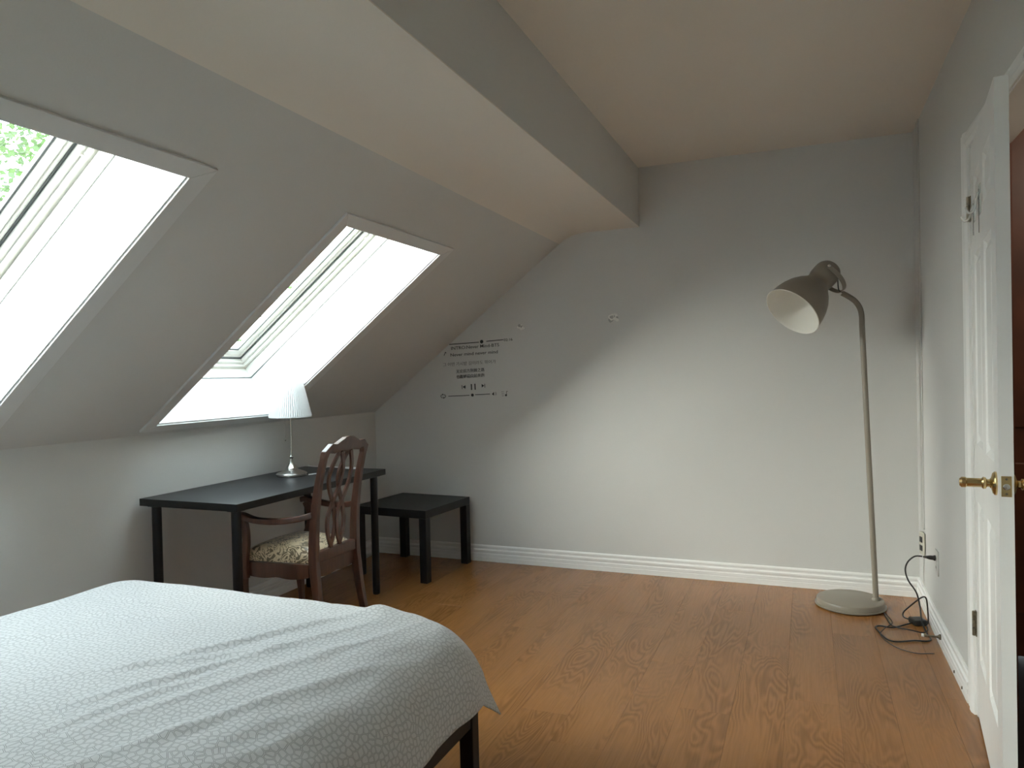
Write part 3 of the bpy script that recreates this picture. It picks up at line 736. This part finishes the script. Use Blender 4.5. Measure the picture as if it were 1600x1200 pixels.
# openwork splat: strands weaving down in two chains of ovals
ZS0, ZS1 = 0.452, 0.930
for c in (-0.041, 0.041):
    for sg in (-1, 1):
        pts = []; 
        for k in range(37):
            t = k/36; z = ZS1 + (ZS0-ZS1)*t
            am = 0.050 if t < 0.5 else 0.043
            yy = c + sg*(am*math.sin(2*math.pi*t)) + (0.004*sg)
            pts.append((postx(z) + (0.003 if sg > 0 else -0.003), yy, z))
        MB().ribbon(pts, (0, 1, 0), 0.023, 0.014).build('splat_strand', W_, ch, bevel=0.002)
MB().box((-0.020, -0.172, 0.405), (0.020, 0.172, 0.458)).build('splat_shoe', W_, ch, bevel=0.006)
# seat rails
def rail(name, p0, p1, zt=0.405, zb=0.345, dip=0.018, th=0.024):
    p0, p1 = Vector(p0), Vector(p1); d = (p1-p0); L_ = d.length; d.normalize(); nrm = Vector((-d.y, d.x, 0))
    bot_ = [(L_*k/16, zb - (dip*math.sin(math.pi*k/16)**0.6*(1-0.6*math.exp(-((k-8)/2.2)**2)) if 0 < k < 16 else 0)) for k in range(17)]
    poly = [(0, zt), (0, zb)] + bot_[1:] + [(L_, zt)]
    return MB().extrude(poly, lambda a, b, t: tuple(p0+d*a+nrm*t+Vector((0, 0, b))), -th/2, th/2).build(name, W_, ch, bevel=0.002)
rail('seat_rail', (0.02, 0.196, 0), (0.415, 0.236, 0)); rail('seat_rail', (0.02, -0.196, 0), (0.415, -0.236, 0))
rail('seat_rail', (0.425, -0.235, 0), (0.425, 0.235, 0)); rail('seat_rail', (0.004, -0.17, 0), (0.004, 0.17, 0), zt=0.41)
for s_ in (-1, 1):   # front legs, slightly cabriole
    pts = smooth_pts([(0.418, s_*0.228, 0.400), (0.432, s_*0.238, 0.32), (0.430, s_*0.236, 0.24), (0.415, s_*0.228, 0.12), (0.420, s_*0.232, 0.03), (0.428, s_*0.238, 0.0)], 4)
    n = len(pts); rr = [interp([(0, 0.036), (0.03, 0.032), (0.12, 0.028), (0.24, 0.040), (0.40, 0.048)], p.z)[0] for p in pts]
    MB().ribbon(pts, (0, 1, 0), rr, rr).build('front_leg', W_, ch, bevel=0.006)
    # arm and its support
    ap_ = smooth_pts([(-0.010, s_*0.200, 0.640), (0.07, s_*0.228, 0.622), (0.18, s_*0.262, 0.612), (0.30, s_*0.280, 0.616), (0.39, s_*0.276, 0.632), (0.435, s_*0.268, 0.628)], 5)
    n = len(ap_); aw = [interp([(0, 0.026), (0.5, 0.036), (0.85, 0.046), (1, 0.036)], i/(n-1))[0] for i in range(n)]
    MB().ribbon(ap_, (0, 1, 0), aw, [0.028]*n).build('armrest', W_, ch, bevel=0.007, segs=3)
    sp = smooth_pts([(0.395, s_*0.272, 0.620), (0.372, s_*0.276, 0.560), (0.372, s_*0.272, 0.500), (0.395, s_*0.262, 0.430), (0.402, s_*0.258, 0.370), (0.398, s_*0.256, 0.325)], 5)
    n = len(sp); MB().ribbon(sp, (0, 1, 0), [0.026]*n, [interp([(0.32, 0.044), (0.40, 0.050), (0.52, 0.040), (0.62, 0.052)], p.z)[0] for p in sp]).build('arm_support', W_, ch, bevel=0.004)
# padded seat
sv = []; nx, ny = 18, 20
def seat_pt(i, j, side):
    tx = i/nx; ty = j/ny*2-1; x = 0.018+0.410*tx; hw = 0.180+0.046*tx
    ex = min(tx, 1-tx)*nx/3; ey = (1-abs(ty))*ny/2/3
    f = min(1, ex)*min(1, ey); e_ = max(0.0, 1-(1-min(1, ex))**2)**0.5 * max(0.0, 1-(1-min(1, ey))**2)**0.5
    if side: z = 0.440 + 0.034*e_ + 0.022*(1-(2*tx-1)**2)*(1-ty*ty)
    else: z = 0.4055
    return (x, hw*ty, z)
mbs = MB()
topv = [seat_pt(i, j, 1) for j in range(ny+1) for i in range(nx+1)]
mbs.add(topv, [(j*(nx+1)+i, j*(nx+1)+i+1, (j+1)*(nx+1)+i+1, (j+1)*(nx+1)+i) for j in range(ny) for i in range(nx)])
per = [(i, 0) for i in range(nx)] + [(nx, j) for j in range(ny)] + [(i, ny) for i in range(nx, 0, -1)] + [(0, j) for j in range(ny, 0, -1)]
b0i = len(mbs.v)
for (i, j) in per:
    x, y, z = seat_pt(i, j, 1); mbs.v.append((x, y, 0.4055))
np_ = len(per)
for k in range(np_):
    i, j = per[k]; i2, j2 = per[(k+1) % np_]
    mbs.f.append((j*(nx+1)+i, j2*(nx+1)+i2, b0i+(k+1) % np_, b0i+k))
mbs.f.append(tuple(b0i+k for k in range(np_)))
so = mbs.build('seat', M['floral'], ch, smooth=True, angle=60)
so['label'] = 'cream seat pad with brown floral print'

# ------------------------------------------------------------------ floor lamp
FL = Vector((0.194, 4.250, 0)); flamp = empty('floor_lamp', tuple(FL))
tag(flamp, 'tall beige-grey floor lamp with large bell shade tilted down in the right corner', 'floor lamp')
MB().lathe([(0.0, 0.004), (0.172, 0.004), (0.176, 0.006), (0.176, 0.010), (0.168, 0.012), (0.168, 0.030), (0.164, 0.038), (0.156, 0.042), (0.0, 0.043)], 72).build('base', M['lampgrey'], flamp, smooth=True, angle=30)
MB().lathe([(0.165, 0.0), (0.165, 0.0045)], 48).build('base_pad', M['cable'], flamp)
pole = [(0.318, 4.250, 0.040), (0.300, 4.225, 0.55), (0.283, 4.212, 1.05), (0.2695, 4.203, 1.48)]
el = smooth_pts([(0.2690, 4.203, 1.50), (0.2680, 4.202, 1.545), (0.2600, 4.202, 1.585), (0.238, 4.202, 1.622), (0.205, 4.202, 1.650), (0.176, 4.202, 1.668)], 5)
MB().tube([Vector(p)-FL for p in pole+el], 0.0140, 20).build('pole', M['lampgrey'], flamp, smooth=True)
MB().lathe([(0.022, 0.042), (0.022, 0.048), (0.017, 0.054), (0.0145, 0.056)], 24, origin=(0.318-FL.x, 0, 0)).build('pole_collar', M['lampgrey'], flamp, smooth=True)
MB().lathe([(0.006, 0.042), (0.006, 0.05), (0.0, 0.052)], 12, origin=(0.150, 0.012, 0)).build('cord_bushing', M['lampwhite'], flamp, smooth=True)
ax = Vector((0.551, 0.500, 0.668)).normalized(); pv = Vector((0.224, -0.860, 0.459)); pv = (pv-ax*pv.dot(ax)).normalized()
C = Vector((0.097, 4.200, 1.771)) - FL
LR = 0.298
outer = [(0.151, -LR), (0.1515, -LR+0.004), (0.150, -0.285), (0.145, -0.245), (0.136, -0.205), (0.121, -0.165), (0.101, -0.130), (0.082, -0.105), (0.069, -0.086), (0.0635, -0.070),
         (0.064, -0.055), (0.068, -0.035), (0.069, 0.0), (0.068, 0.020), (0.064, 0.036), (0.054, 0.052), (0.038, 0.062), (0.018, 0.067), (0.0, 0.068)]
inner = [(0.151, -LR), (0.1490, -LR+0.002), (0.147, -0.285), (0.142, -0.245), (0.133, -0.205), (0.118, -0.165), (0.098, -0.130), (0.079, -0.105), (0.066, -0.086), (0.056, -0.065), (0.050, -0.045), (0.0, -0.040)]
sh = MB().lathe(outer, 64, axis=ax, origin=C, caps=False).build('lamp_shade', M['lampgrey'], flamp, smooth=True, angle=50)
MB().lathe(inner, 64, axis=ax, origin=C, caps=False).build('shade_lining', M['lampwhite'], sh, smooth=True, angle=50)['label'] = 'white inside of the shade'
MB().tube([C+ax*(-LR)+(ax.orthogonal().normalized()*math.cos(t)+ax.cross(ax.orthogonal().normalized())*math.sin(t))*0.151 for t in [2*math.pi*k/64 for k in range(65)]], 0.0022, 8).build('shade_rim', M['lampwhite'], sh, smooth=True)
MB().lathe([(0.024, -0.042), (0.024, -0.070), (0.021, -0.072), (0.024, -0.085), (0.036, -0.108), (0.042, -0.130), (0.036, -0.152), (0.018, -0.166), (0.0, -0.169)], 28, axis=ax, origin=C).build('bulb', M['bulb'], flamp, smooth=True)
# U-shaped yoke from one side of the cap, round the arm end, to the other side
A_ = Vector((0.178, 4.202, 1.672)) - FL
qv = (A_-C); qv = (qv-pv*qv.dot(pv)).normalized(); dist = (A_-C).dot(qv)
wv_ = pv.cross(qv).normalized()
yk = []
for k in range(25):
    t = math.pi*k/24
    yk.append(C + pv*(0.074*math.cos(t)) + qv*(dist*math.sin(t)**0.8 if 0 < k < 24 else 0))
MB().ribbon(yk, wv_, [0.026]*len(yk), [0.0035]*len(yk)).build('yoke', M['lampgrey'], flamp, bevel=0.001)
for s_ in (1, -1):
    MB().lathe([(0.009, 0), (0.009, 0.005), (0.006, 0.008), (0.0, 0.009)], 16, axis=pv*s_, origin=C+pv*(s_*0.075)).build('pivot_screw', M['nickel'], flamp, smooth=True)
MB().tube(smooth_pts([A_+Vector((0.004, -0.004, 0.0)), A_+Vector((-0.014, -0.012, 0.006)), A_+Vector((-0.020, -0.010, 0.030)), C+ax*0.035+qv*0.058], 5), 0.0032, 8).build('lamp_cord', M['cable'], flamp, smooth=True)

# ------------------------------------------------------------------ outlet plates and cable on the right wall
op = empty('outlet_plate', (XR-0.004, 4.300, 0.345)); tag(op, 'loose beige outlet plate in the far corner under the vertical strip', 'outlet')
po = MB().hexa([(0, -0.036, -0.058), (0, 0.036, -0.058), (0, 0.036, 0.058), (0, -0.036, 0.058), (-0.006, -0.036, -0.058), (-0.018, 0.036, -0.058), (-0.018, 0.036, 0.058), (-0.006, -0.036, 0.058)]).build('cover_plate', M['plate'], op, bevel=0.002)
for zc in (-0.022, 0.022):
    MB().hexa([(-0.0065, -0.016, zc-0.014), (-0.0165, 0.016, zc-0.014), (-0.0165, 0.016, zc+0.014), (-0.0065, -0.016, zc+0.014), (-0.0130, -0.016, zc-0.014), (-0.0185, 0.016, zc-0.014), (-0.0185, 0.016, zc+0.014), (-0.0130, -0.016, zc+0.014)]).build('socket', M['slot'], op)
op2 = empty('outlet_plate', (XR, 3.897, 0.347)); tag(op2, 'grey outlet plate with the black plug in it, above the right baseboard', 'outlet')
MB().box((-0.006, -0.037, -0.058), (-0.0005, 0.037, 0.058)).build('cover_plate', M['plate2'], op2, bevel=0.002)
for zc in (-0.022, 0.020):
    so_ = MB().box((-0.008, -0.017, zc-0.014), (-0.006, 0.017, zc+0.014)).build('socket', M['plate2'], op2, bevel=0.001)
    for yy in (-0.007, 0.007):
        MB().box((-0.0085, yy-0.0012, zc-0.005), (-0.0079, yy+0.0012, zc+0.006)).build('slot', M['slot'], so_)

pcab = empty('power_cable', (0.47, 3.95, 0)); tag(pcab, 'dark power cable looping from the right wall outlet across the floor', 'cable')
PO = Vector((0.47, 3.95, 0))
MB().lathe([(0.013, 0), (0.013, 0.006), (0.010, 0.010), (0.010, 0.022), (0.006, 0.040), (0.0035, 0.052)], 16, axis=(-1, 0.05, 0.04), origin=Vector((XR-0.0085, 3.90, 0.367))-PO).build('plug', M['cable'], pcab, smooth=True)
c1 = smooth_pts([(0.492, 3.903, 0.370), (0.462, 3.905, 0.368), (0.432, 3.905, 0.340), (0.420, 3.905, 0.300), (0.432, 3.905, 0.250), (0.465, 3.900, 0.195), (0.478, 3.890, 0.130),
                 (0.482, 3.87, 0.070), (0.500, 3.85, 0.022), (0.512, 3.82, 0.006), (0.490, 3.79, 0.005), (0.440, 3.78, 0.005), (0.360, 3.74, 0.005), (0.322, 3.765, 0.005), (0.300, 3.85, 0.005), (0.290, 3.92, 0.005),
                 (0.314, 3.945, 0.005), (0.365, 3.936, 0.006), (0.415, 3.985, 0.006), (0.455, 4.02, 0.010), (0.475, 4.025, 0.016)], 6)
MB().tube([p-PO for p in c1], 0.0036, 8).build('cable', M['cable'], pcab, smooth=True)
c2 = smooth_pts([(0.505, 4.03, 0.018), (0.525, 4.01, 0.020), (0.520, 3.97, 0.10), (0.508, 3.93, 0.165), (0.490, 3.96, 0.155), (0.455, 4.05, 0.085), (0.430, 4.10, 0.035), (0.432, 4.095, 0.012), (0.460, 4.06, 0.014)], 6)
MB().tube([p-PO for p in c2], 0.0036, 8).build('cable', M['cable'], pcab, smooth=True)
c3 = smooth_pts([(0.345, 4.215, 0.006), (0.350, 4.10, 0.004), (0.362, 3.985, 0.004), (0.385, 3.925, 0.012), (0.440, 3.905, 0.012), (0.490, 3.905, 0.005), (0.515, 3.95, 0.005), (0.520, 4.00, 0.010)], 6)
MB().tube([p-PO for p in c3], 0.0030, 8).build('cable', M['cable'], pcab, smooth=True)
c4 = smooth_pts([(0.290, 3.76, 0.004), (0.340, 3.86, 0.012), (0.375, 3.93, 0.014)], 6)
c4 = smooth_pts([(0.352, 4.16, 0.004), (0.372, 4.02, 0.004), (0.330, 3.90, 0.012), (0.300, 3.79, 0.012), (0.345, 3.68, 0.004), (0.420, 3.62, 0.004), (0.500, 3.64, 0.004)], 6)
MB().tube([p-PO for p in c4], 0.0018, 6).build('thin_wire', M['cable'], pcab, smooth=True)
ad = MB().box((-0.030, -0.034, 0.0), (0.032, 0.034, 0.028)).build('adapter_box', M['cable'], pcab, bevel=0.006, segs=3, loc=(0.485-PO.x, 4.04-PO.y, 0.001))
ad.rotation_euler = (0, 0, 0.35)
MB().box((-0.004, -0.009, 0), (0.014, 0.009, 0.008)).build('sticker', M['label'], pcab, bevel=0.001, loc=(0.488-PO.x, 3.845-PO.y, 0.0095))

ds = empty('door_stop', (XR-0.0165, 3.73, 0.050)); tag(ds, 'short metal door stop sticking out of the right baseboard near the cable', 'door stop')
MB().lathe([(0.013, 0), (0.012, 0.006), (0.007, 0.010), (0.0045, 0.016), (0.0045, 0.055), (0.0075, 0.056), (0.0075, 0.068), (0.0, 0.069)], 18, axis=(-1, -0.02, 0.02), origin=(0, 0, 0)).build('stop_body', M['hinge'], ds, smooth=True, angle=30)
MB().lathe([(0.0078, 0.0), (0.0078, 0.010), (0.0, 0.011)], 16, axis=(-1, -0.02, 0.02), origin=(-0.066, -0.001, 0.001)).build('rubber_tip', M['lampwhite'], ds, smooth=True, angle=30)

# clear adhesive hooks with black straps on the open door, near the top hinge
for (along, zc, hh, lab) in ((0.150, 1.80, 0.075, 'clear plastic hook stuck on the white door beside the top hinge'), (0.345, 1.80, 0.095, 'larger clear plastic hook on the white door, right of the smaller one')):
    hk = empty('adhesive_hook', tuple(door.matrix_world @ Vector((along, -0.001, zc)))); hk.rotation_euler = (0, 0, math.atan2(dx.y, dx.x))
    tag(hk, lab, 'hook')
    s_ = -1                                           # local +y points to the wall for dx rotated frame: choose the room side
    nrm = Vector((-math.sin(hk.rotation_euler.z), math.cos(hk.rotation_euler.z), 0)); sg = -1 if nrm.dot(dy) > 0 else 1
    MB().box((-0.028, min(0, sg*0.003), -hh/2), (0.028, max(0, sg*0.003), hh/2)).build('backing_pad', M['clear'], hk, bevel=0.001)
    MB().tube(smooth_pts([(0, sg*0.004, hh*0.25), (0, sg*0.010, 0), (0, sg*0.016, -hh*0.30), (0, sg*0.030, -hh*0.42), (0, sg*0.040, -hh*0.22)], 5), 0.0042, 8).build('hook', M['clear'], hk, smooth=True)
    MB().box((-0.002, min(sg*0.003, sg*0.005), -hh*1.1), (0.002, max(sg*0.003, sg*0.005), hh*0.35)).build('strap', M['slot'], hk)

# chips in the wall where hooks were torn away
def chip(x, z, r, seed, label):
    rr = random.Random(seed); e0 = empty('wall_chip', (x, YB-0.0005, z)); tag(e0, label, 'wall mark')
    for k in range(12):
        a = rr.uniform(0, 6.28); d = rr.uniform(0, r*0.7); cx, cz = math.cos(a)*d, math.sin(a)*d*0.7; q = rr.uniform(0.18, 0.42)*r; n = 7
        poly = [(cx+math.cos(t*6.283/n)*q*rr.uniform(0.6, 1.2), cz+math.sin(t*6.283/n)*q*rr.uniform(0.6, 1.1)) for t in range(n)]
        th = rr.uniform(0.0015, 0.005)
        MB().extrude(poly, lambda p_, q2, t: (p_, -t + p_*0.05, q2), 0.0, th).build('flake', M['chip'] if k % 3 else M['clear'], e0)
chip(-1.771, 1.595, 0.030, 2, 'small chipped spot on the back wall, upper right of the decal')
chip(-1.140, 1.619, 0.045, 5, 'larger flaky patch on the back wall, left of the floor lamp')

# ------------------------------------------------------------------ wall decal of a music player screen
dec = empty('wall_decal', (-2.11, YB, 1.32)); tag(dec, 'black vinyl wall decal of a music player with lyrics and playback symbols', 'wall decal')
DO = Vector((-2.11, YB, 1.32)); YD = YB-0.0015
def ray_wall(u, v):
    d = F_ + R_*((u-800)/1130.96) - U_*((v-600)/1130.96); t = (YB)/d.y
    return Vector((d.x*t, 1.2785+d.z*t))
def px(zx, zy): return ray_wall(680+zx/10.44, 515+zy/10.44)
def dpoly(name, pts, m=None):
    return MB().extrude([tuple(p) for p in pts], lambda a, b, t: (a-DO.x, t-DO.y, b-DO.z), YB-0.0005, YD).build(name, m or M['decal'], dec)
def dbar(name, p0, p1, w, m=None):
    p0, p1 = Vector(p0), Vector(p1); d = (p1-p0).normalized(); n = Vector((-d.y, d.x))*w/2
    return dpoly(name, [p0-n, p1-n, p1+n, p0+n], m)
def ddisc(name, c, r, n=20):
    return dpoly(name, [Vector((c[0]+math.cos(6.2832*k/n)*r, c[1]+math.sin(6.2832*k/n)*r)) for k in range(n)])
def dtext(name, body, pa, pb, hz, m=None, off=0.0):
    """pa, pb: baseline ends; the text is scaled to fill them"""
    cu = bpy.data.curves.new('text', 'FONT'); cu.body = body; cu.size = 1.0; cu.offset = off; cu.resolution_u = 3; cu.extrude = 0.01
    tmp = bpy.data.objects.new('text', cu); COL.objects.link(tmp); bpy.context.view_layer.update()
    me = bpy.data.meshes.new_from_object(tmp.evaluated_get(bpy.context.evaluated_depsgraph_get()))
    bpy.data.objects.remove(tmp); bpy.data.curves.remove(cu)
    xs_ = [v.co.x for v in me.vertices]; x0_, x1_ = min(xs_), max(xs_)
    d = (pb-pa); L_ = d.length; d.normalize(); n = Vector((-d.y, d.x)); sx = L_/(x1_-x0_)
    for v in me.vertices:
        q = pa + d*((v.co.x-x0_)*sx) + n*(v.co.y*hz); y = YD if v.co.z > 0 else YB-0.0005
        v.co = Vector((q.x, y, q.y))-DO
    me.materials.append(m or M['decal'])
    o = bpy.data.objects.new(name, me); link(o, dec); return o
dbar('progress_bar', px(230, 243), px(715, 206), 0.0058); ddisc('slider_knob', px(758, 197), 0.0125); dbar('progress_bar', px(835, 191), px(1110, 165), 0.0058)
dtext('time_text', '02:16', px(1120, 190), px(1262, 178), 0.024, off=0.01)
dtext('song_title', 'INTRO:Never Mind-BTS', px(262, 332), px(1045, 272), 0.031, off=0.006)
dtext('lyric_line', 'Never mind never mind', px(252, 440), px(1022, 385), 0.031, off=0.008)
dtext('lyric_line', '그 어떤 가시밭 길이라도 뛰어가', px(130, 600), px(990, 545), 0.029, M['decalthin'], -0.004)
dtext('lyric_line', '无论前方荆棘之路', px(345, 708), px(805, 676), 0.027, off=0.008)
dtext('lyric_line', '也能够迎向前奔跑', px(350, 796), px(805, 765), 0.027, off=0.008)
# small note mark on the left
dbar('note_mark', px(145, 425), px(168, 365), 0.0040); dbar('note_mark', px(165, 365), px(182, 385), 0.0042)
# previous, pause, next
pv_ = [px(495, 908), px(448, 935), px(495, 965)]; dpoly('previous_symbol', pv_); dbar('previous_symbol', px(437, 905), px(441, 970), 0.0040)
dbar('pause_bar', px(590, 888), px(594, 985), 0.0085); dbar('pause_bar', px(648, 882), px(654, 982), 0.0085)
dpoly('next_symbol', [px(757, 888), px(760, 945), px(802, 914)]); dbar('next_symbol', px(808, 884), px(812, 945), 0.0040)
# repeat symbol
rc = px(132, 1087); prev = None
ring = [Vector((rc.x+math.cos(t)*0.019, rc.y+math.sin(t)*0.012)) for t in [6.2832*k/20 for k in range(21)]]
for k in range(20):
    if k in (4, 14): continue
    dbar('repeat_symbol', ring[k], ring[k+1], 0.0038)
dpoly('repeat_symbol', [px(118, 1045), px(140, 1058), px(118, 1072)]); dpoly('repeat_symbol', [px(146, 1100), px(124, 1114), px(146, 1128)])
dbar('volume_bar', px(215, 1087), px(560, 1072), 0.0050); ddisc('slider_knob', px(608, 1068), 0.0105); dbar('volume_bar', px(652, 1063), px(895, 1051), 0.0050)
dpoly('speaker_symbol', [px(930, 1040), px(940, 1038), px(960, 1016), px(962, 1078), px(942, 1062), px(932, 1062)])
for r_ in (0.008, 0.013):
    c0_ = px(968, 1047); aa = [Vector((c0_.x+math.cos(t)*r_, c0_.y+math.sin(t)*r_*1.2)) for t in [-0.9+1.8*k/6 for k in range(7)]]
    for k in range(6): dbar('sound_wave', aa[k], aa[k+1], 0.0020, M['decalthin'])
for k in range(3): dbar('list_line', px(1078+k*6, 1015+k*32), px(1122, 1013+k*32), 0.0026, M['decalthin'])
ddisc('note_symbol', px(1156, 1070), 0.0072); dbar('note_symbol', px(1166, 1068), px(1164, 1008), 0.0028); dbar('note_symbol', px(1163, 1008), px(1185, 1004), 0.0028)
